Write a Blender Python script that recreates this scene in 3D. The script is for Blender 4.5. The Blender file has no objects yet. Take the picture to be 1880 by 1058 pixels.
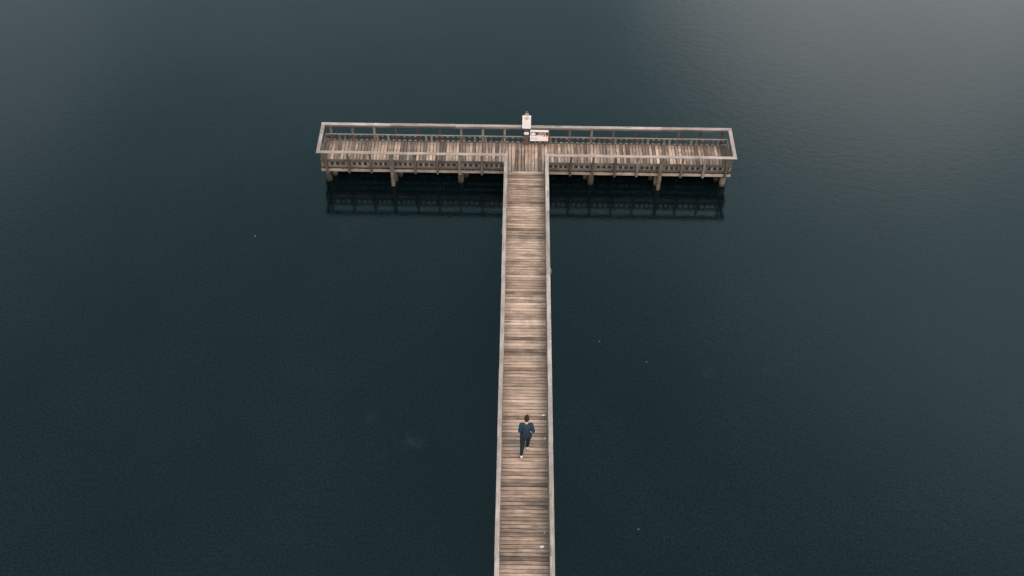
import bpy, bmesh, math, random
from mathutils import Vector, Matrix, Euler
R = math.radians
rnd = random.Random(11)
sc = bpy.context.scene

# ------------------------------------------------------------------ camera
CAM = Vector((-0.4671, -34.3682, 31.339 + 0.89))
F_PX, PITCH, YAW, ROLL = 2010.83, R(48.4135), R(-0.09835), R(0.7771)
c_, s_ = math.cos(YAW), math.sin(YAW)
fwd = Vector((s_ * math.cos(PITCH), c_ * math.cos(PITCH), -math.sin(PITCH)))
right = Vector((c_, -s_, 0)); up = right.cross(fwd)
r2 = math.cos(ROLL) * right + math.sin(ROLL) * up
u2 = -math.sin(ROLL) * right + math.cos(ROLL) * up
cd = bpy.data.cameras.new('camera'); cam = bpy.data.objects.new('camera', cd)
sc.collection.objects.link(cam); sc.camera = cam
cd.sensor_width = 36; cd.lens = F_PX / 1880 * 36; cd.clip_start = 0.5; cd.clip_end = 6000
M = Matrix((r2, u2, -fwd)).transposed().to_4x4(); M.translation = CAM
cam.matrix_world = M

# ------------------------------------------------------------------ light
SUN_EL, SUN_AZ = R(58), R(128)      # azimuth clockwise from +Y: the soft sun stands behind and right of the camera
w = bpy.data.worlds.new('World'); sc.world = w; w.use_nodes = True
nt = w.node_tree; N = nt.nodes; L = nt.links; N.clear()
out = N.new('ShaderNodeOutputWorld'); bg = N.new('ShaderNodeBackground')
L.new(bg.outputs[0], out.inputs[0]); bg.inputs[1].default_value = 0.1
sky = N.new('ShaderNodeTexSky'); sky.sky_type = 'NISHITA'; sky.sun_disc = False
sky.sun_elevation = SUN_EL; sky.sun_rotation = SUN_AZ; sky.dust_density = 2.0
tc = N.new('ShaderNodeTexCoord')
# overcast layer: clouds in the direction of view of the sky itself
nz = N.new('ShaderNodeTexNoise'); nz.inputs['Scale'].default_value = 2.3; nz.inputs['Detail'].default_value = 3
nz.inputs['Roughness'].default_value = 0.45
L.new(tc.outputs['Generated'], nz.inputs['Vector'])
def brk(direction, lo, hi):
    d = N.new('ShaderNodeVectorMath'); d.operation = 'DOT_PRODUCT'
    L.new(tc.outputs['Generated'], d.inputs[0]); d.inputs[1].default_value = Vector(direction).normalized()
    m = N.new('ShaderNodeMapRange'); m.interpolation_type = 'SMOOTHERSTEP'
    m.inputs['From Min'].default_value = lo; m.inputs['From Max'].default_value = hi
    L.new(d.outputs['Value'], m.inputs['Value']); return m.outputs[0]
CL = []
def dirv(az, el): return (math.sin(R(az)) * math.cos(R(el)), math.cos(R(az)) * math.cos(R(el)), math.sin(R(el)))
def mathw(op, a, b):
    m = N.new('ShaderNodeMath'); m.operation = op
    for i, v in enumerate((a, b)):
        if isinstance(v, (int, float)): m.inputs[i].default_value = v
        else: L.new(v, m.inputs[i])
    return m.outputs[0]
def rngw(v, a, b, c=0., d=1.):
    m = N.new('ShaderNodeMapRange'); m.interpolation_type = 'SMOOTHSTEP'; L.new(v, m.inputs['Value'])
    for k, x in (('From Min', a), ('From Max', b), ('To Min', c), ('To Max', d)): m.inputs[k].default_value = x
    return m.outputs[0]
def mixw(f, a, b, mode='MIX'):
    m = N.new('ShaderNodeMix'); m.data_type = 'RGBA'; m.blend_type = mode; m.clamp_factor = False
    for k, v in (('Factor', f), ('A', a), ('B', b)):
        i = m.inputs[k]
        if isinstance(v, (int, float)): i.default_value = v
        elif isinstance(v, tuple): i.default_value = (*v, 1)
        else: L.new(v, i)
    return m.outputs['Result']
sepw = N.new('ShaderNodeSeparateXYZ'); L.new(tc.outputs['Generated'], sepw.inputs[0])
SZ = lambda e: math.sin(R(e))
low = rngw(sepw.outputs[2], SZ(50), SZ(31))                        # paler towards the horizon
base = mixw(low, (3.5, 6.2, 7.0), (6.4, 9.7, 10.7))
nf = rngw(nz.outputs['Fac'], .3, .7, .8, 1.2)
lit4 = brk(dirv(36, 28), math.cos(R(33)), math.cos(R(8)))            # broad paler sky low on the right
base = mixw(lit4, base, (8.8, 12.8, 14.2))
lit = mathw('MULTIPLY', brk(dirv(21.5, 27.5), math.cos(R(16)), math.cos(R(1))), nf)    # thin bright cloud inside it
base = mixw(lit, base, (23, 24.8, 25.3))
lit3 = mathw('MULTIPLY', brk(dirv(-33, 29), math.cos(R(12)), math.cos(R(2))), .6)
base = mixw(lit3, base, (11.0, 13.2, 14.4))
back = rngw(sepw.outputs[1], .22, -.45)                             # the brighter half of the sky is behind the camera
base = mixw(back, base, (14.5, 13.9, 13.6))
var = N.new('ShaderNodeCombineColor')
for i in range(3): L.new(rngw(nz.outputs['Fac'], .3, .7, .9, 1.1), var.inputs[i])
cvr = mixw(1., base, var.outputs[0], 'MULTIPLY')
skm = N.new('ShaderNodeMix'); skm.data_type = 'RGBA'; skm.inputs['Factor'].default_value = 0.93
L.new(sky.outputs[0], skm.inputs['A']); L.new(cvr, skm.inputs['B'])
L.new(skm.outputs['Result'], bg.inputs[0])
sd = bpy.data.lights.new('sun', 'SUN'); sd.energy = 1.3; sd.angle = R(40); sd.color = (1, .86, .76)
so = bpy.data.objects.new('sun', sd); sc.collection.objects.link(so)
sdir = Vector(dirv(math.degrees(SUN_AZ), math.degrees(SUN_EL)))
so.rotation_euler = sdir.to_track_quat('Z', 'Y').to_euler(); so.location = (20, -40, 60)
sc.view_settings.view_transform = 'Standard'; sc.view_settings.look = 'None'
sc.view_settings.exposure = 0.5; sc.view_settings.gamma = 1

# ------------------------------------------------------------------ helpers
def props(o, label=None, cat=None, group=None, kind=None):
    if label: o['label'] = label
    if cat: o['category'] = cat
    if group: o['group'] = group
    if kind: o['kind'] = kind
    return o

class MB:
    """collects boxes / prisms with a per-face tone (r tone, g hue, b seed)"""
    def __init__(s): s.v = []; s.f = []; s.t = []
    def box(s, x0, x1, y0, y1, z0, z1, tone=(.5, .5, .5), rz=0, ry=0, rx=0):
        c = Vector(((x0 + x1) / 2, (y0 + y1) / 2, (z0 + z1) / 2))
        m = Euler((rx, ry, rz)).to_matrix(); n = len(s.v)
        for dx, dy, dz in ((x0, y0, z0), (x1, y0, z0), (x1, y1, z0), (x0, y1, z0), (x0, y0, z1), (x1, y0, z1), (x1, y1, z1), (x0, y1, z1)):
            s.v.append(c + m @ (Vector((dx, dy, dz)) - c))
        for q in ((3, 2, 1, 0), (4, 5, 6, 7), (0, 1, 5, 4), (1, 2, 6, 5), (2, 3, 7, 6), (3, 0, 4, 7)):
            s.f.append([n + i for i in q]); s.t.append(tone)
    def prism(s, pts, z0, z1, tone=(.5, .5, .5)):
        n = len(s.v); k = len(pts)
        for z in (z0, z1):
            for x, y in pts: s.v.append(Vector((x, y, z)))
        s.f.append([n + i for i in reversed(range(k))]); s.f.append([n + k + i for i in range(k)])
        s.t += [tone, tone]
        for i in range(k):
            j = (i + 1) % k; s.f.append([n + i, n + j, n + k + j, n + k + i]); s.t.append(tone)
    def lathe(s, cx, cy, prof, seg=16, tone=(.5, .5, .5), wob=0):
        n = len(s.v); k = len(prof)
        for i, (r, z) in enumerate(prof):
            for j in range(seg):
                a = 2 * math.pi * j / seg; rr = r * (1 + wob * math.sin(3 * a + i))
                s.v.append(Vector((cx + rr * math.cos(a), cy + rr * math.sin(a), z)))
        for i in range(k - 1):
            for j in range(seg):
                s.f.append([n + i * seg + j, n + i * seg + (j + 1) % seg, n + (i + 1) * seg + (j + 1) % seg, n + (i + 1) * seg + j]); s.t.append(tone)
        s.f.append([n + j for j in reversed(range(seg))]); s.t.append(tone)
        s.f.append([n + (k - 1) * seg + j for j in range(seg)]); s.t.append(tone)
    def build(s, name, mat, parent=None, bevel=0.0, origin=None):
        me = bpy.data.meshes.new(name); o_ = Vector(origin) if origin else Vector((0, 0, 0))
        me.from_pydata([tuple(p - o_) for p in s.v], [], s.f)
        a = me.attributes.new('tone', 'FLOAT_COLOR', 'FACE')
        for i, t in enumerate(s.t): a.data[i].color = (t[0], t[1], t[2], 1)
        me.materials.append(mat); me.update()
        o = bpy.data.objects.new(name, me); sc.collection.objects.link(o); o.location = o_
        if parent: o.parent = parent
        if bevel:
            b = o.modifiers.new('bevel', 'BEVEL'); b.width = bevel; b.segments = 1; b.limit_method = 'ANGLE'
        return o
def rt(lo=0., hi=1.): return (rnd.uniform(lo, hi), rnd.random(), rnd.random())

def newmat(name):
    m = bpy.data.materials.new(name); m.use_nodes = True
    n = m.node_tree.nodes; l = m.node_tree.links
    return m, n, l, n['Principled BSDF']
def ramp(n, stops, fac, l, interp='LINEAR'):
    r = n.new('ShaderNodeValToRGB'); e = r.color_ramp.elements; r.color_ramp.interpolation = interp
    while len(e) < len(stops): e.new(0.5)
    for i, (p, c) in enumerate(stops): e[i].position = p; e[i].color = (*c, 1)
    l.new(fac, r.inputs[0]); return r.outputs[0]
def mixc(n, l, fac, a, b, mode='MIX'):
    m = n.new('ShaderNodeMix'); m.data_type = 'RGBA'; m.blend_type = mode
    for sck, v in (('Factor', fac), ('A', a), ('B', b)):
        i = m.inputs[sck] if sck == 'Factor' else m.inputs[sck]
        if isinstance(v, (int, float)): i.default_value = v
        elif isinstance(v, tuple): i.default_value = (*v, 1)
        else: l.new(v, i)
    return m.outputs['Result']
def math_(n, l, op, a, b=None):
    m = n.new('ShaderNodeMath'); m.operation = op
    for i, v in enumerate((a, b)):
        if v is None: continue
        if isinstance(v, (int, float)): m.inputs[i].default_value = v
        else: l.new(v, m.inputs[i])
    return m.outputs[0]
def mrange(n, l, v, a, b, c=0., d=1., interp='LINEAR'):
    m = n.new('ShaderNodeMapRange'); m.interpolation_type = interp
    l.new(v, m.inputs['Value'])
    for k, x in (('From Min', a), ('From Max', b), ('To Min', c), ('To Max', d)): m.inputs[k].default_value = x
    return m.outputs[0]
def noise(n, l, vec, scale, detail=4, rough=.55):
    t = n.new('ShaderNodeTexNoise'); t.inputs['Scale'].default_value = scale; t.inputs['Detail'].default_value = detail
    t.inputs['Roughness'].default_value = rough
    if vec is not None: l.new(vec, t.inputs['Vector'])
    return t.outputs['Fac']

def wood(name, axis, stops, stain=(.10, .085, .07), stain_amt=.6, edge=None, objrand=False, blotch=1.1, speck=.08, wet=False):
    """weathered timber, the grain along axis; tone attribute picks the board's own colour from stops"""
    m, n, l, p = newmat(name)
    at = n.new('ShaderNodeAttribute'); at.attribute_name = 'tone'
    sep = n.new('ShaderNodeSeparateColor'); l.new(at.outputs['Color'], sep.inputs[0])
    g = n.new('ShaderNodeNewGeometry')
    mp = n.new('ShaderNodeMapping'); sv = [1, 1, 1]; sv[axis] = .06
    mp.inputs['Scale'].default_value = sv; l.new(g.outputs['Position'], mp.inputs['Vector'])
    off = n.new('ShaderNodeVectorMath'); off.operation = 'SCALE'; l.new(at.outputs['Color'], off.inputs[0]); off.inputs['Scale'].default_value = 37
    av = n.new('ShaderNodeVectorMath'); av.operation = 'ADD'; l.new(mp.outputs[0], av.inputs[0]); l.new(off.outputs[0], av.inputs[1])
    grain = noise(n, l, av.outputs[0], 26, 6, .65)
    mp2 = n.new('ShaderNodeMapping'); sv2 = [1, 1, 1]; sv2[axis] = .22
    mp2.inputs['Scale'].default_value = sv2; l.new(g.outputs['Position'], mp2.inputs['Vector'])
    av2 = n.new('ShaderNodeVectorMath'); av2.operation = 'ADD'; l.new(mp2.outputs[0], av2.inputs[0]); l.new(off.outputs[0], av2.inputs[1])
    blot = noise(n, l, av2.outputs[0], 5.5, 4, .6)
    big = noise(n, l, g.outputs['Position'], blotch, 5, .6)
    t = sep.outputs[0]
    if objrand:
        oi = n.new('ShaderNodeObjectInfo'); t = math_(n, l, 'MULTIPLY', oi.outputs['Random'], .999)
    t = math_(n, l, 'ADD', t, mrange(n, l, blot, .3, .7, -.22, .22))
    t = math_(n, l, 'ADD', t, mrange(n, l, grain, .3, .7, -.18, .18))
    t = math_(n, l, 'ADD', t, mrange(n, l, noise(n, l, g.outputs['Position'], 34, 3, .7), .3, .7, -speck, speck))
    t = math_(n, l, 'ADD', t, mrange(n, l, big, .3, .7, -.12, .12))
    col = ramp(n, stops, t, l)
    # dark split lines and knots
    cr = mrange(n, l, grain, .31, .42, 1., 0.)
    col = mixc(n, l, math_(n, l, 'MULTIPLY', cr, .85), col, stain)
    kn = n.new('ShaderNodeTexVoronoi'); kn.inputs['Scale'].default_value = 2.6; l.new(av2.outputs[0], kn.inputs['Vector'])
    kk = mrange(n, l, kn.outputs['Distance'], .05, .11, 1., 0.)
    col = mixc(n, l, math_(n, l, 'MULTIPLY', kk, .7), col, stain)
    # grey-green weathering stain in blotches, along the edges of the deck if given
    st = noise(n, l, g.outputs['Position'], 1.7, 6, .7)
    smk = mrange(n, l, st, .47, .66, 0., stain_amt)
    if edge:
        ax, c0, c1 = edge[:3]       # distance along axis from centre where the darker edge begins and ends
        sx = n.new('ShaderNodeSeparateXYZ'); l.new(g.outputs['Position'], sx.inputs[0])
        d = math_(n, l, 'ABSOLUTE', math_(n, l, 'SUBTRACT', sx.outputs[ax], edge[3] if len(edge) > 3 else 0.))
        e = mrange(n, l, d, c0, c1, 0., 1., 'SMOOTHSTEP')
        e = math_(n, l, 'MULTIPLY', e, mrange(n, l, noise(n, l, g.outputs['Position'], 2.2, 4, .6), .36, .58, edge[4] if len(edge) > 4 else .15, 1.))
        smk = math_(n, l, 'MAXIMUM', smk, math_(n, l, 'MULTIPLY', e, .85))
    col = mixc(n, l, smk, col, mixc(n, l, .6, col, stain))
    if edge and edge[0] == 1:       # dark strip along the near edge of both arms, just behind the pickets
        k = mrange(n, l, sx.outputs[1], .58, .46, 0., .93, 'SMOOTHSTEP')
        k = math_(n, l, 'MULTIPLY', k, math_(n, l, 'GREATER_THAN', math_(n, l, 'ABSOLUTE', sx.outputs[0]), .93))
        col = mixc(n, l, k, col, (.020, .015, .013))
    if wet:     # slimy band just above the waterline, its edge ragged
        sz = n.new('ShaderNodeSeparateXYZ'); l.new(g.outputs['Position'], sz.inputs[0])
        hgt = math_(n, l, 'ADD', sz.outputs[2], mrange(n, l, noise(n, l, g.outputs['Position'], 9, 4, .6), .3, .7, -.06, .06))
        col = mixc(n, l, mrange(n, l, hgt, .16, .08, 0., .8), col, (.020, .022, .014))
    l.new(col, p.inputs['Base Color']); p.inputs['Roughness'].default_value = .85
    p.inputs['Specular IOR Level'].default_value = .1
    bu = n.new('ShaderNodeBump'); bu.inputs['Strength'].default_value = .5; bu.inputs['Distance'].default_value = .006
    l.new(grain, bu.inputs['Height']); l.new(bu.outputs[0], p.inputs['Normal'])
    return m

PLANK = [(0, (.095, .066, .054)), (.3, (.220, .148, .113)), (.55, (.360, .240, .183)), (.8, (.48, .326, .25)), (1, (.57, .40, .305))]
CAPS = [(0, (.13, .098, .085)), (.35, (.215, .166, .149)), (.65, (.30, .236, .214)), (1, (.42, .345, .315))]
GREY = [(0, (.042, .036, .030)), (.4, (.088, .072, .061)), (.7, (.145, .118, .100)), (1, (.23, .19, .16))]
BEAM = [(0, (.15, .12, .095)), (.5, (.27, .215, .175)), (1, (.38, .31, .26))]
PILE = [(0, (.03, .024, .019)), (.4, (.075, .056, .041)), (.7, (.13, .098, .070)), (1, (.20, .15, .11))]
m_walk = wood('walkway_planks', 0, PLANK, edge=(0, .42, .76))
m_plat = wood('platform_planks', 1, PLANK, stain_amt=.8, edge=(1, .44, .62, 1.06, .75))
m_capx = wood('cap_boards_x', 0, CAPS, stain=(.115, .09, .08), stain_amt=.5, speck=.2)
m_capy = wood('cap_boards_y', 1, CAPS, stain=(.115, .09, .08), stain_amt=.5, speck=.2)
m_railx = wood('rail_boards_x', 0, GREY); m_raily = wood('rail_boards_y', 1, GREY)
m_post = wood('post_timber', 2, GREY, objrand=True)
m_beam = wood('fascia_timber', 0, BEAM, stain_amt=.5)
m_beamy = wood('fascia_timber_y', 1, BEAM, stain_amt=.5)
m_pile = wood('pile_timber', 2, PILE, objrand=True, wet=True)
def pilemat():      # square fender piles: green algae on the shaft, rusty brown near the water
    m, n, l, p = newmat('algae_pile_timber')
    g = n.new('ShaderNodeNewGeometry'); s = n.new('ShaderNodeSeparateXYZ'); l.new(g.outputs['Position'], s.inputs[0])
    a = noise(n, l, g.outputs['Position'], 9, 5, .6)
    green = ramp(n, [(.3, (.035, .032, .024)), (.5, (.085, .080, .056)), (.7, (.16, .145, .105))], a, l)
    rust = ramp(n, [(.3, (.06, .04, .028)), (.6, (.17, .105, .075))], a, l)
    l.new(mixc(n, l, mrange(n, l, s.outputs[2], .12, .35, 1, 0), green, rust), p.inputs['Base Color'])
    p.inputs['Roughness'].default_value = .85
    return m
m_algae = pilemat()

# ------------------------------------------------------------------ water
def watermat():
    m, n, l, p = newmat('lake_water')
    g = n.new('ShaderNodeNewGeometry')
    # clear dark lake: a little light comes back from the water body, paler in a few round patches
    base = (.0008, .0038, .0050)
    f = None
    for x, y, r, a in ((-3.95, -12.99, .75, .9), (-5.47, -12.1, .42, .6), (6.87, -9.81, .45, .8), (9.0, -9.65, .5, .7), (-7.4, -2.8, .9, .5), (3.3, -12.2, .6, .45), (-4.9, -13.6, .3, .4)):
        d = n.new('ShaderNodeVectorMath'); d.operation = 'DISTANCE'; l.new(g.outputs['Position'], d.inputs[0]); d.inputs[1].default_value = (x, y, 0)
        k = mrange(n, l, d.outputs['Value'], 0, r, a, 0, 'SMOOTHSTEP')
        f = k if f is None else math_(n, l, 'ADD', f, k)
    f = math_(n, l, 'MULTIPLY', f, mrange(n, l, noise(n, l, g.outputs['Position'], 2.4, 4, .6), .38, .62, 0, 1))
    # fine pollen and silt drifting in the top of the water
    pol = mrange(n, l, noise(n, l, g.outputs['Position'], 11, 3, .75), .36, .64)
    dr = mrange(n, l, noise(n, l, g.outputs['Position'], .16, 4, .6), .35, .65, .55, 1.)
    body = mixc(n, l, math_(n, l, 'MULTIPLY', pol, dr), (.0, .0003, .0006), (.0034, .0090, .0105))
    l.new(mixc(n, l, f, body, (.0070, .0105, .0108)), p.inputs['Base Color'])
    p.inputs['Roughness'].default_value = .015; p.inputs['IOR'].default_value = 1.333
    def mapped(rot, sx, sy):
        mp = n.new('ShaderNodeMapping'); mp.inputs['Rotation'].default_value = (0, 0, R(rot)); mp.inputs['Scale'].default_value = (sx, sy, 1)
        l.new(g.outputs['Position'], mp.inputs['Vector']); return mp.outputs[0]
    h1 = noise(n, l, mapped(12, .8, 1.15), 3.0, 3, .5)
    h2 = noise(n, l, mapped(-20, .9, 1.1), 9.5, 3, .6)
    h3 = noise(n, l, mapped(5, 1, 1.1), 22, 2, .6)
    h = math_(n, l, 'ADD', math_(n, l, 'MULTIPLY', h1, .0032), math_(n, l, 'MULTIPLY', h2, .0026))
    h = math_(n, l, 'ADD', h, math_(n, l, 'MULTIPLY', h3, .0010))
    bu = n.new('ShaderNodeBump'); bu.inputs['Strength'].default_value = 1; bu.inputs['Distance'].default_value = 1
    l.new(h, bu.inputs['Height']); l.new(bu.outputs[0], p.inputs['Normal'])
    return m
wm = MB(); wm.v = [Vector(v) for v in ((-1500, -1500, 0), (1500, -1500, 0), (1500, 1500, 0), (-1500, 1500, 0))]; wm.f = [[0, 1, 2, 3]]; wm.t = [(0, 0, 0)]
props(wm.build('water', watermat()), kind='structure')

# ------------------------------------------------------------------ pier
DK, CZ = 0.89, 1.80          # deck and rail-cap heights above the water
D, TX, W2 = 1.969, 8.769, 0.92
Y_END = -36.0
pier = bpy.data.objects.new('pier', None); sc.collection.objects.link(pier)
pier.location = (0, 0, 0); props(pier, 'weathered wooden T-shaped pier with pale-capped railings standing on piles in dark water', 'pier')

mb = MB(); y = 0.03                                     # walkway planks, laid across
while y > Y_END:
    wd = rnd.uniform(.110, .122); t = rt(.42, .72)
    if rnd.random() < .07: t = (rnd.uniform(.78, .92), t[1], t[2])
    if rnd.random() < .10: t = (rnd.uniform(.15, .30), t[1], t[2])
    if y < -13: t = (t[0] * .95 + rnd.uniform(-.22, .08), t[1], t[2])
    for yy in (-5.95, -8.2, -8.34): 
        if abs(y - .065 - yy) < .07: t = (.97, t[1], t[2])
    j = rnd.uniform(-.012, .012); dz = rnd.uniform(-.004, .004)
    mb.box(-.80 + j, .80 + j, y - wd, y, DK - .045 + dz, DK + dz, t, rz=rnd.uniform(-.0035, .0035), rx=rnd.uniform(-.02, .02))
    y -= .1408
walk = mb.build('walkway_deck', m_walk, pier)
mb = MB(); x = -TX + .13                                # platform planks, laid lengthwise to the walkway
while x < TX - .20:
    wd = rnd.uniform(.112, .127); t = rt(.24, .60)
    if rnd.random() < .07: t = (rnd.uniform(.66, .8), t[1], t[2])
    if rnd.random() < .14: t = (rnd.uniform(.0, .12), t[1], t[2])
    if abs(x) > 6.6: t = (t[0] - .22 * min(1, (abs(x) - 6.6) / 1.2) * (1 if x > 0 else .6), t[1], t[2])
    j = rnd.uniform(-.012, .012); dz = rnd.uniform(-.004, .004)
    y0 = .04 if abs(x + .07) < .86 else .10 + j
    mb.box(x, x + wd, y0, D - .10 + j, DK - .045 + dz, DK + dz, t, rz=rnd.uniform(-.003, .003), ry=rnd.uniform(-.02, .02))
    x += .1408
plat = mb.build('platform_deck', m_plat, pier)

def rail_run(axis, a0, a1, o, sgn, posts, seg, blocks=False, pick=True, skip=()):
    """railing along axis (0 = X, 1 = Y) from a0 to a1; o = outer cap edge, sgn = inward direction"""
    capm = m_capx if axis == 0 else m_capy; rm = m_railx if axis == 0 else m_raily
    def bx(m, u0, u1, d0, d1, z0, z1, t, **k):
        e0, e1 = sorted((o + sgn * d0, o + sgn * d1))
        if axis == 0: m.box(u0, u1, e0, e1, z0, z1, t, **k)
        else: m.box(e0, e1, u0, u1, z0, z1, t, **k)
    def cen(u, d, z): return (u, o + sgn * d, z) if axis == 0 else (o + sgn * d, u, z)
    in0 = .115 if abs(a0) == TX else .03; in1 = .115 if abs(a1) == TX else .03
    n = max(1, round((a1 - a0) / seg)); cuts = [a0 + (a1 - a0) * i / n for i in range(n + 1)]
    for i in range(1, n): cuts[i] += rnd.uniform(-.12, .12) * seg
    for i in range(n):
        u0, u1 = cuts[i] + (.002 if i else 0), cuts[i + 1] - (.002 if i < n - 1 else 0)
        m = MB(); j = rnd.uniform(-.006, .006); dz = rnd.uniform(-.002, .002)
        bx(m, u0, u1, j, .145 + j, CZ - .038 + dz, CZ + dz, rt(.45, .85), rz=rnd.uniform(-.0012, .0012))
        m.build('top_rail', capm, pier, .006)
        m = MB(); bx(m, u0 + (in0 if i == 0 else .003), u1 - (in1 if i == n - 1 else .003), .112, .148, CZ - .125, CZ - .041, rt(.3, .8)); m.build('upper_rail', rm, pier, .004)
        m = MB(); bx(m, u0 + (in0 if i == 0 else .003), u1 - (in1 if i == n - 1 else .003), .105 if blocks else .112, .158 if blocks else .150, 1.242 if blocks else 1.205, 1.277 if blocks else 1.332, (rnd.uniform(.8, 1), .5, .5) if blocks else rt(.2, .6)); m.build('middle_rail', rm, pier, .004)
        m = MB(); bx(m, u0 + (in0 if i == 0 else .003), u1 - (in1 if i == n - 1 else .003), .112, .150, .902, .935 if blocks else 1.02, rt(.3, .7)); m.build('lower_rail', rm, pier, .004)
    pm = None
    for u in posts:
        m = MB(); h = .045
        c = cen(u, .065, 0)
        m.box(c[0] - h, c[0] + h, c[1] - h, c[1] + h, .66 + rnd.uniform(-.015, .015), CZ - .041, rt())
        m.build('post', m_post, pier, .005)
    ends = sorted([a0 + .12, a1 - .12] + [u for u in posts if a0 + .3 < u < a1 - .3])
    if pick:
        for u0, u1 in zip(ends[:-1], ends[1:]):
            m = MB(); L_ = u1 - u0; k = max(2, round(L_ / .212))
            for i in range(k):
                u = u0 + L_ * (i + .5) / k; t = rt(.25, 1.)
                if blocks:
                    bx(m, u - .050, u + .050, .112, .150, 1.165, 1.242, t); bx(m, u - .052, u + .052, .112, .152, .935, .985, (.95, t[1], t[2]))
                    if rnd.random() < .35: bx(m, u - .04, u + .04, .122, .140, .985, 1.165, t)
                    else: bx(m, u - .012, u + .012, .122, .140, .985, 1.165, (.1, .5, .5))
                else:
                    bx(m, u - .042, u + .042, .118, .146, 1.02, 1.205, (rnd.uniform(.6, 1), t[1], t[2]))
            zt = 1.228 if blocks else 1.192
            bx(m, u0 + .05, u1 - .05, .125, .139, zt, zt + .013, rt(.2, .6)); bx(m, u0 + .05, u1 - .05, .125, .139, .936 if blocks else 1.022, .948 if blocks else 1.034, rt(.2, .6))
            m.build('picket_panel', rm, pier)
P = .935
rail_run(0, -TX, TX, D, -1, [P * k for k in range(-9, 10)], 3.1, blocks=True)                    # far side
rail_run(0, -TX, -W2, 0, 1, [-P * k for k in (9, 8, 7, 5, 4, 3, 2)], 2.7)                        # near side, left arm
rail_run(0, W2, TX, 0, 1, [P * k for k in (2, 3, 4, 5, 7, 8, 9)], 2.7)                           # near side, right arm
rail_run(1, .148, D - .148, -TX, 1, [.95], 3)
rail_run(1, .148, D - .148, TX, -1, [.95], 3)
sp = [-.3 - 1.87 * k for k in range(0, 20)]
rail_run(1, Y_END, .145, -W2, 1, sp, 3.7)
rail_run(1, Y_END, .145, W2, -1, sp, 3.7)

def part(name, mat, bevel=0, **k):
    m = MB(); m.box(*k['b'], k.get('t', rt(.3, .8))); return m.build(name, mat, pier, bevel)
for x0, x1 in ((-TX + .10, -3.0), (-2.996, -W2 + .02), (W2 - .02, 4.1), (4.104, TX - .10)):       # light fascia boards along the near edge
    part('fascia_board', m_beam, .004, b=(x0, x1, .112, .152, .675, .835), t=rt(.45, .9))
for x0, x1 in ((-TX + .10, 0), (.004, TX - .10)):
    part('fascia_board', m_beam, .004, b=(x0, x1, D - .152, D - .112, .675, .835))
for sx in (-1, 1):
    a, b = sorted((sx * (TX - .112), sx * (TX - .15)))
    part('fascia_board', m_beamy, .004, b=(a, b, .155, D - .155, .675, .835))
    for y0, y1 in ((Y_END, -24), (-23.996, -12), (-11.996, .02)):
        a, b = sorted((sx * .812, sx * .85)); part('fascia_board', m_beamy, .004, b=(a, b, y0, y1, .66, .835))
for yj in (.42, .80, 1.17, 1.55): part('joist', m_railx, b=(-TX + .2, TX - .2, yj - .02, yj + .02, .655, .838))
for xj in (-.5, 0, .5): part('joist', m_raily, b=(xj - .02, xj + .02, Y_END, .0, .655, .838))

def rpile(x, y, r=.125, top=.50, square=0, mat=None, label=None, bot=-2.0):
    m = MB()
    if square: m.box(x - square, x + square, y - square, y + square, bot, top)
    else: m.lathe(x, y, [(r * .92, bot), (r, 0), (r * .98, top * .5), (r * .94, top)], 18, wob=.025)
    o = m.build('pile', mat or m_pile, pier, .006 if square else 0)
    if label: o['label'] = label
    return o
for x in (-8.42, -5.60, -2.78, 0, 2.78, 5.60, 8.42):
    rpile(x, .33); rpile(x - (.20 if x > 0 else -.20), .66, .11); rpile(x, 1.62)
    m = MB(); m.box(x - .075, x + .075, .20, D - .2, .502, .652, rt()); m.build('cross_beam', m_raily, pier, .005)
for sx in (-1, 1):
    rpile(sx * 5.66, .035, square=.072, top=CZ - .041, mat=m_algae, label='green-stained square pile rising up to the railing cap')
for x, y in ((-8.44, .07), (8.44, .07)): pass
sy = [-3.22, -5.40, -8.1, -10.9, -13.7, -16.5, -19.3, -22.1, -24.9, -27.7, -30.5, -33.3]
for i, yb in enumerate(sy):
    xl = -.98 if i == 0 else -.86; xr = 1.03 if i == 1 else .86
    m = MB(); m.box(xl, xr, yb - .07, yb + .07, .50, .652, rt()); m.build('cross_beam', m_railx, pier, .005)
    rpile(-.62, yb); rpile(.62, yb)

# ------------------------------------------------------------------ signs
def flat(name, rgb, rough=.5):
    m, n, l, p = newmat(name); g = n.new('ShaderNodeNewGeometry')
    v = noise(n, l, g.outputs['Position'], 14, 4, .6)
    a = tuple(c * .86 for c in rgb)
    l.new(mixc(n, l, mrange(n, l, v, .35, .65), a, rgb), p.inputs['Base Color']); p.inputs['Roughness'].default_value = rough
    return m
m_white = flat('white_enamel', (.80, .73, .72)); m_grey = flat('grey_print', (.42, .40, .40)); m_yel = flat('yellow_print', (.60, .44, .18))
m_dk = flat('dark_print', (.035, .045, .06)); m_pink = flat('pale_pink_print', (.78, .62, .60)); m_or = flat('orange_print', (.80, .25, .08))
m_brown = flat('dark_timber', (.085, .06, .055), .8); m_tan = flat('tan_print', (.42, .33, .26)); m_navy = flat('navy_print', (.03, .05, .10)); m_lg = flat('light_grey_metal', (.45, .43, .42))

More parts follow.
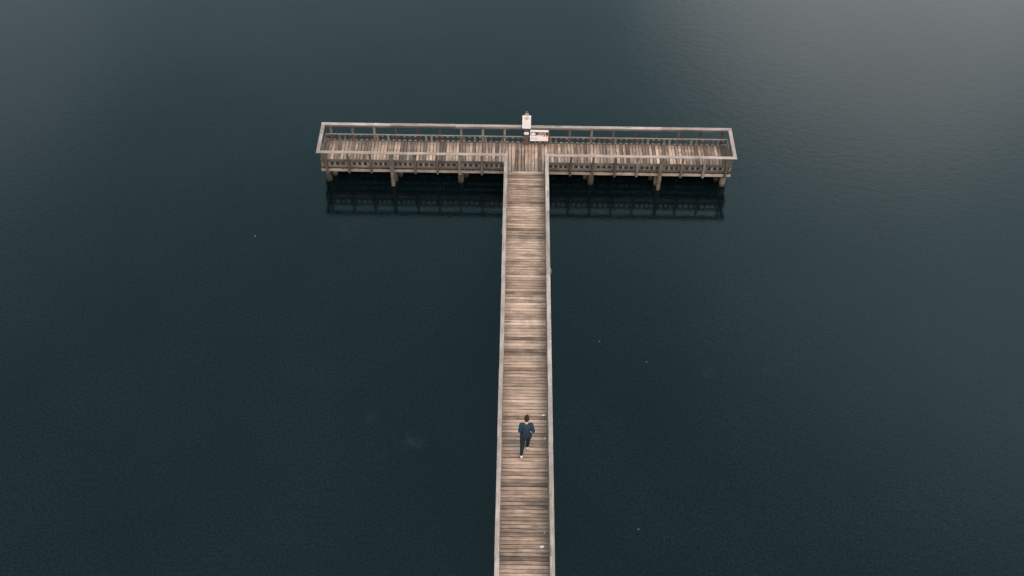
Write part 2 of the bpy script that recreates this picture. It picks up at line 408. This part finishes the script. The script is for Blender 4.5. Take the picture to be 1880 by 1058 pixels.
def thing(name, loc, label, cat, group=None):
    o = bpy.data.objects.new(name, None); sc.collection.objects.link(o); o.location = loc
    return props(o, label, cat, group)
def face_quad(parent, name, mat, pts, y, th=.003):
    """flat print on a sign face (x, z outline), facing -Y"""
    m = MB(); n = len(pts)
    for yy in (y, y - th):
        for px, pz in pts: m.v.append(Vector((px, yy, pz)))
    m.f.append(list(range(n))); m.t.append((.5, .5, .5)); m.f.append([n + i for i in reversed(range(n))]); m.t.append((.5, .5, .5))
    for i in range(n):
        j = (i + 1) % n; m.f.append([i, n + i, n + j, j]); m.t.append((.5, .5, .5))
    return m
def add(m, o):   # merge
    k = len(m.v); m.v += o.v; m.f += [[i + k for i in f] for f in o.f]; m.t += o.t; return m
def rect(x0, x1, z0, z1): return [(x0, z0), (x1, z0), (x1, z1), (x0, z1)]
def rrect(x0, x1, z0, z1, r):
    pts = []
    for cx, cz, a0 in ((x1 - r, z0 + r, -90), (x1 - r, z1 - r, 0), (x0 + r, z1 - r, 90), (x0 + r, z0 + r, 180)):
        for k in range(5): a = R(a0 + 22.5 * k); pts.append((cx + r * math.cos(a), cz + r * math.sin(a)))
    return pts
def sub(m, name, mat, root, parent=None):
    o = m.build(name, mat, None)
    for v in o.data.vertices: v.co = v.co - Vector(root.location)
    o.parent = parent or root; return o

sg = thing('notice_sign', (0, 1.74, DK), 'tall white notice sign with yellow diamond on a dark post, above the far railing', 'sign')
m = MB(); m.box(-.085, .085, 1.725, 1.795, DK, 2.60); sub(m, 'post', m_brown, sg)
m = MB(); m.box(-.055, .055, 1.728, 1.79, 2.60, 2.70); sub(m, 'post_cap', m_brown, sg)
m = face_quad(None, '', None, rect(-.075, .085, 2.60, 2.655), 1.700, .006); sub(m, 'name_plate', m_lg, sg)
bd = sub(face_quad(None, '', None, rrect(-.185, .178, 1.83, 2.54, .03), 1.715, .012), 'sign_board', m_white, sg)
c = (-.003, 2.39)
m = face_quad(None, '', None, [(c[0] - .115, c[1]), (c[0], c[1] - .105), (c[0] + .115, c[1]), (c[0], c[1] + .105)], 1.702, .002)
sub(m, 'emblem', m_yel, sg, bd)
m = face_quad(None, '', None, [(c[0] - .03, c[1] - .025), (c[0] + .03, c[1] - .025), (c[0], c[1] + .035)], 1.699, .002)
sub(m, 'emblem_centre', m_tan, sg, bd)
m = MB()
for z, hw_, h in ((2.185, .135, .008), (2.10, .13, .005), (2.06, .125, .005), (2.02, .13, .005), (1.975, .12, .005), (1.93, .11, .005)):
    x = -hw_
    while x < hw_ - .01:
        q = rnd.uniform(.02, .05); add(m, face_quad(None, '', None, rect(x, min(x + q, hw_), z, z + h), 1.702, .002)); x += q + .012
sub(m, 'fine_print', m_grey, sg, bd)
sub(face_quad(None, '', None, rrect(-.10, .10, 1.49, 1.61, .012), 1.722, .008), 'small_plate', m_white, sg)

ib = thing('information_board', (.545, 1.70, DK), 'wide white information board with photo strip and orange marks, fixed low beside the notice sign', 'sign')
m = MB(); m.box(.16, .935, 1.700, 1.722, 1.145, 1.74); bd = sub(m, 'board', m_white, ib)
for xx in (.40, .82): m = MB(); m.box(xx - .035, xx + .035, 1.724, 1.775, DK, 1.70); sub(m, 'leg', m_post, ib)
m = MB(); m.box(.94, .985, 1.700, 1.75, 1.10, 1.70); sub(m, 'side_board', m_brown, ib)
Y0 = 1.699
sub(face_quad(None, '', None, rect(.18, .93, 1.455, 1.645), Y0, .002), 'photo_strip', m_dk, ib, bd)
m = MB()
for x0, x1, z0, z1 in ((.50, .62, 1.47, 1.55), (.55, .70, 1.56, 1.62), (.66, .74, 1.48, 1.60), (.43, .50, 1.46, 1.50)): add(m, face_quad(None, '', None, rect(x0, x1, z0, z1), Y0 - .003, .002))
sub(m, 'photo', m_tan, ib, bd)
sub(add(face_quad(None, '', None, [(.80, 1.46), (.835, 1.46), (.80, 1.64), (.775, 1.64)], Y0 - .003, .002), face_quad(None, '', None, rect(.50, .74, 1.46, 1.475), Y0 - .006, .002)), 'photo', m_pink, ib, bd)
pts = []
for k in range(20):
    a = 2 * math.pi * k / 20; r = 1. if k % 2 else .72; pts.append((.295 + .115 * r * math.cos(a), 1.54 + .095 * r * math.sin(a)))
sub(face_quad(None, '', None, pts, Y0 - .003, .002), 'emblem', m_pink, ib, bd)
m = MB()
for k, x0 in enumerate((.215, .30, .385, .465)): add(m, face_quad(None, '', None, [(x0 + .018 * math.cos(a * math.pi / 4), 1.285 + .02 * math.sin(a * math.pi / 4)) for a in range(8)], Y0, .002))
sub(m, 'icon_row', m_dk, ib, bd)
m = MB()
for x0, x1, z0, z1 in ((.725, .80, 1.385, 1.45), (.84, .915, 1.375, 1.45)): add(m, face_quad(None, '', None, rrect(x0, x1, z0, z1, .02), Y0, .002))
sub(m, 'orange_mark', m_or, ib, bd)
m = MB()
for z, a, b in ((1.405, .19, .66), (1.375, .19, .60), (1.69, .22, .88), (1.665, .22, .7), (1.20, .19, .9), (1.285, .74, .77), (1.285, .86, .90)):
    x = a
    while x < b - .01:
        q = rnd.uniform(.02, .06); add(m, face_quad(None, '', None, rect(x, min(x + q, b), z, z + .007), Y0, .002)); x += q + .012
sub(m, 'fine_print', m_pink, ib, bd)

# ------------------------------------------------------------------ person
def cap_mesh(chains, voxel, smooth=4):
    """tapered capsules (p, r, q, s) and ellipsoids fused by voxel remesh into ONE surface"""
    bm = bmesh.new()
    for ch in chains:
        if ch[0] == 'e':
            _, c, rad, rot = ch
            g = bmesh.ops.create_icosphere(bm, subdivisions=3, radius=1)
            mt = Matrix.Translation(c) @ Euler(rot).to_matrix().to_4x4() @ Matrix.Diagonal((*rad, 1))
            bmesh.ops.transform(bm, matrix=mt, verts=g['verts'])
        else:
            p, r, q, s = ch; p = Vector(p); q = Vector(q)
            for c, rr in ((p, r), (q, s)):
                g = bmesh.ops.create_icosphere(bm, subdivisions=2, radius=rr)
                bmesh.ops.translate(bm, verts=g['verts'], vec=c)
            g = bmesh.ops.create_cone(bm, cap_ends=True, segments=20, radius1=r, radius2=s, depth=(q - p).length)
            mt = Matrix.Translation((p + q) / 2) @ (q - p).to_track_quat('Z', 'Y').to_matrix().to_4x4()
            bmesh.ops.transform(bm, matrix=mt, verts=g['verts'])
    me = bpy.data.meshes.new('tmp'); bm.to_mesh(me); bm.free()
    o = bpy.data.objects.new('tmp', me); sc.collection.objects.link(o)
    rm = o.modifiers.new('r', 'REMESH'); rm.mode = 'VOXEL'; rm.voxel_size = voxel
    sm = o.modifiers.new('s', 'SMOOTH'); sm.iterations = smooth; sm.factor = .5
    dg = bpy.context.evaluated_depsgraph_get(); dg.update()
    res = bpy.data.meshes.new_from_object(o.evaluated_get(dg))
    bpy.data.objects.remove(o); bpy.data.meshes.remove(me)
    for pl in res.polygons: pl.use_smooth = True
    return res
def fabric(name, a, b, sc_=25):
    m, n, l, p = newmat(name); g = n.new('ShaderNodeNewGeometry'); v = noise(n, l, g.outputs['Position'], sc_, 5, .65)
    l.new(mixc(n, l, mrange(n, l, v, .35, .65), a, b), p.inputs['Base Color']); p.inputs['Roughness'].default_value = .9
    p.inputs['Specular IOR Level'].default_value = .15
    f2 = noise(n, l, g.outputs['Position'], 11, 3, .5)
    bu = n.new('ShaderNodeBump'); bu.inputs['Strength'].default_value = .8; bu.inputs['Distance'].default_value = .03; l.new(f2, bu.inputs['Height']); l.new(bu.outputs[0], p.inputs['Normal'])
    return m
PX, PY = .03, -13.90      # hips over this point; walks towards +Y
per = thing('person', (PX, PY, DK), 'dark-haired person in blue sweater and dark trousers walking up the pier', 'person')
def V(x, y, z): return Vector((x, y, z))
hipL, hipR = V(-.095, .0, .93), V(.095, .01, .93)
knL, anL = V(-.115, -.10, .50), V(-.14, -.30, .15)          # left leg trails, heel off the deck
knR, anR = V(.085, .15, .51), V(.06, .10, .09)              # right leg carries the step
chest, neck = V(0, .10, 1.30), V(.005, .135, 1.47)
shL, shR = V(-.155, .09, 1.40), V(.155, .10, 1.40)
elL, wrL = V(-.205, .03, 1.12), V(-.19, .19, .93)
elR, wrR = V(.235, .03, 1.13), V(.20, .23, 1.07)
head = V(.01, .17, 1.63)
ch = [((0, .01, .95), .125, (0, .06, 1.15), .125), ((0, .06, 1.15), .12, chest, .13), (chest, .12, neck, .06), (neck, .055, head, .06),
      (shL, .065, shR, .065), ('e', V(0, .09, 1.31), (.17, .11, .14), (-.1, 0, 0)),
      ('e', head, (.076, .098, .115), (-.12, 0, 0)), ('e', head + V(0, .045, -.055), (.055, .055, .06), (0, 0, 0)),
      (head + V(0, .095, .005), .010, head + V(0, .112, -.022), .014),                       # nose
      ('e', head + V(-.078, .0, -.01), (.010, .020, .032), (0, 0, 0)), ('e', head + V(.078, .0, -.01), (.010, .020, .032), (0, 0, 0)),
      (head + V(-.022, .085, -.062), .009, head + V(.022, .085, -.062), .009),              # mouth
      (hipL, .10, knL, .062), (knL, .060, anL, .040), (hipR, .10, knR, .062), (knR, .060, anR, .040),
      (anL, .038, anL + V(-.004, .04, -.06), .035), (anL + V(-.004, .04, -.06), .035, anL + V(0, .17, -.115), .03),
      (anR, .038, anR + V(0, .18, -.05), .035),
      (shL, .055, elL, .042), (elL, .040, wrL, .028), (shR, .055, elR, .042), (elR, .040, wrR, .028)]
for sgn, wr, d in ((-1, wrL, V(.02, .09, -.06).normalized()), (1, wrR, V(-.05, .09, -.02).normalized())):
    side = d.cross(V(0, 0, 1)).normalized(); nrm = side.cross(d).normalized()
    pc = wr + d * .05
    ch.append((wr, .024, pc, .026))
    for k, ln in enumerate((.070, .080, .074, .058)):
        b = pc + side * (.027 - .018 * k) + d * .025
        k1 = b + d * ln * .55 - nrm * .006; k2 = k1 + (d * .75 - nrm * .66) * ln * .5
        ch.append((pc + side * (.02 - .013 * k), .012, b, .0095)); ch.append((b, .0095, k1, .009)); ch.append((k1, .0088, k2, .0075))
    tb = wr + d * .02 + side * (.028 * -sgn); ch.append((wr + d * .015, .013, tb, .012)); ch.append((tb, .0115, tb + (d * .8 + side * (-sgn) * .5).normalized() * .05, .009))
def put(name, me, mat, par=per):
    o = bpy.data.objects.new(name, me); me.name = name; me.materials.clear(); me.materials.append(mat); sc.collection.objects.link(o); o.parent = par; return o
put('body', cap_mesh(ch, .006, 3), fabric('skin', (.50, .30, .22), (.58, .36, .27)))
m_sw = fabric('blue_sweater', (.010, .022, .036), (.021, .038, .058)); m_tr = fabric('dark_trousers', (.008, .013, .017), (.017, .025, .030))
m_hair = fabric('dark_hair', (.010, .007, .006), (.035, .020, .014), 60)
swc = [((0, .0, .92), .128, (0, .05, 1.15), .140), ((0, .05, 1.15), .140, chest, .145), (chest, .13, neck + V(0, -.005, -.085), .062),
       ('e', V(0, .085, 1.31), (.19, .13, .15), (-.1, 0, 0)), (shL, .074, shR, .074), (V(-.06, .0, .94), .112, V(.06, .0, .94), .112),
       (shL, .082, elL, .066), (elL, .065, wrL, .045), (shR, .082, elR, .066), (elR, .065, wrR, .045)]
put('sweater', cap_mesh(swc, .012, 6), m_sw)
trc = [(V(-.05, 0, .93), .13, V(.05, 0, .93), .13), (hipL, .115, knL, .082), (knL, .080, anL + V(0, .02, .05), .054), (hipR, .115, knR, .082), (knR, .080, anR + V(0, 0, .05), .056)]
put('trousers', cap_mesh(trc, .011, 4), m_tr)
hc = [('e', head + V(0, -.012, .018), (.087, .105, .112), (.1, 0, 0)), ('e', head + V(0, -.045, .0), (.066, .055, .07), (0, 0, 0)), ('e', head + V(.01, .045, .09), (.06, .06, .04), (0, 0, 0))]
hm = cap_mesh(hc, .008, 2)
for v in hm.vertices:
    k = math.sin(v.co.x * 190) * math.cos(v.co.y * 150 + v.co.z * 90); v.co += (v.co - head).normalized() * k * .004
put('hair', hm, m_hair)
m_shoe = flat('white_shoe', (.60, .58, .56)); m_sole = flat('grey_sole', (.16, .15, .15))
def shoe(an, heel, ball):
    sh = put('shoe', cap_mesh([(an + V(0, -.01, -.01), .048, heel + V(0, .01, .035), .046), (heel + V(0, .02, .035), .044, ball + V(0, 0, .025), .046), (ball + V(0, 0, .025), .046, ball + V(0, .07, .015), .036)], .008, 3), m_shoe)
    dirn = (ball - heel).normalized(); nn = Vector((1, 0, 0)).cross(dirn).normalized()
    put('sole', cap_mesh([('e', heel + dirn * .02 + nn * .008, (.050, .056, .026), (math.atan2(dirn.z, dirn.y), 0, 0)), ('e', (heel + ball) / 2 + nn * .002, (.045, .13, .018), (math.atan2(dirn.z, dirn.y), 0, 0)), ('e', ball + V(0, .03, .006), (.05, .07, .016), (0, 0, 0))], .007, 2), m_sole, sh)
shoe(anR, anR + V(0, -.05, -.075), anR + V(0, .12, -.075))
shoe(anL, anL + V(0, -.055, -.045), anL + V(0, .09, -.135))

# ------------------------------------------------------------------ small litter and droppings
def blob(name, x, y, z, rx, ry, h, mat, label, cat, seed, rz=0, group=None):
    q = random.Random(seed); m = MB(); n = 14; rings = ((1, 0), (.8, .6), (.4, 1))
    rad = [q.uniform(.55, 1.2) for _ in range(n)]
    for s, hh in rings:
        for k in range(n):
            a = 2 * math.pi * k / n; X = rx * rad[k] * s * math.cos(a); Y = ry * rad[k] * s * math.sin(a)
            m.v.append(Vector((x + X * math.cos(rz) - Y * math.sin(rz), y + X * math.sin(rz) + Y * math.cos(rz), z + h * hh)))
    m.v.append(Vector((x, y, z + h)))
    for i in range(2):
        for k in range(n): j = (k + 1) % n; m.f.append([i * n + k, i * n + j, (i + 1) * n + j, (i + 1) * n + k]); m.t.append((.5, .5, .5))
    for k in range(n): m.f.append([2 * n + k, 2 * n + (k + 1) % n, 3 * n]); m.t.append((.5, .5, .5))
    m.f.append(list(reversed(range(n)))); m.t.append((.5, .5, .5))
    return props(m.build(name, mat, None, origin=(x, y, z)), label, cat, group)
m_drop = flat('white_droppings', (.80, .76, .72), .8)
G = 'white bird droppings on the pier'; z = DK + .005
blob('bird_dropping', .645, -12.44, z, .085, .035, .012, m_drop, 'white bird dropping on the deck just ahead of the walking person, by the right railing', 'bird dropping', 1, .1, G)
blob('bird_dropping', .70, -13.39, z, .045, .02, .010, m_drop, 'small white bird dropping on the deck beside the person, close to the right railing', 'bird dropping', 2, -.6, G)
blob('bird_dropping', .56, -17.48, z, .09, .038, .012, m_drop, 'white splash of bird dropping on the deck nearest the bottom of the picture', 'bird dropping', 3, .25, G)
blob('bird_dropping', .653, -17.0, z, .024, .024, .010, m_drop, 'tiny white bird dropping on the deck just above the lowest splash', 'bird dropping', 4, 0, G)
z = CZ + .001
for x, y, r, lb in ((.905, -6.34, .022, 'white bird dropping on the walkway right railing cap, the one nearer the platform'), (.885, -9.88, .026, 'white bird dropping on the walkway right railing cap, farther from the platform'), (-6.44, D - .07, .03, 'white bird dropping on the far railing cap of the left arm')):
    blob('bird_dropping', x, y, z, r, r * .8, .008, m_drop, lb, 'bird dropping', int(r * 1000), 0, G)
m_leaf = flat('dead_leaf', (.12, .08, .06), .7); m_leaf2 = flat('pale_leaf', (.10, .12, .12), .7)
G = 'leaves afloat on the lake'
blob('floating_leaf', 3.773, -16.31, .004, .035, .028, .008, m_leaf, 'brown leaf afloat on dark water to the right of the lower walkway', 'leaf', 8, .5, G)
blob('floating_leaf', 2.805, -8.40, .004, .035, .025, .008, m_leaf, 'brownish leaf afloat on the water nearest the middle of the walkway', 'leaf', 9, 1.2, G)
blob('floating_leaf', 4.527, -9.35, .004, .03, .022, .008, m_leaf2, 'pale leaf afloat to the right of the brownish leaf', 'leaf', 10, .2, G)
blob('floating_leaf', -11.07, -3.14, .004, .045, .03, .008, m_leaf2, 'pale leaf afloat alone on the water left of the pier', 'leaf', 12, 2., G)
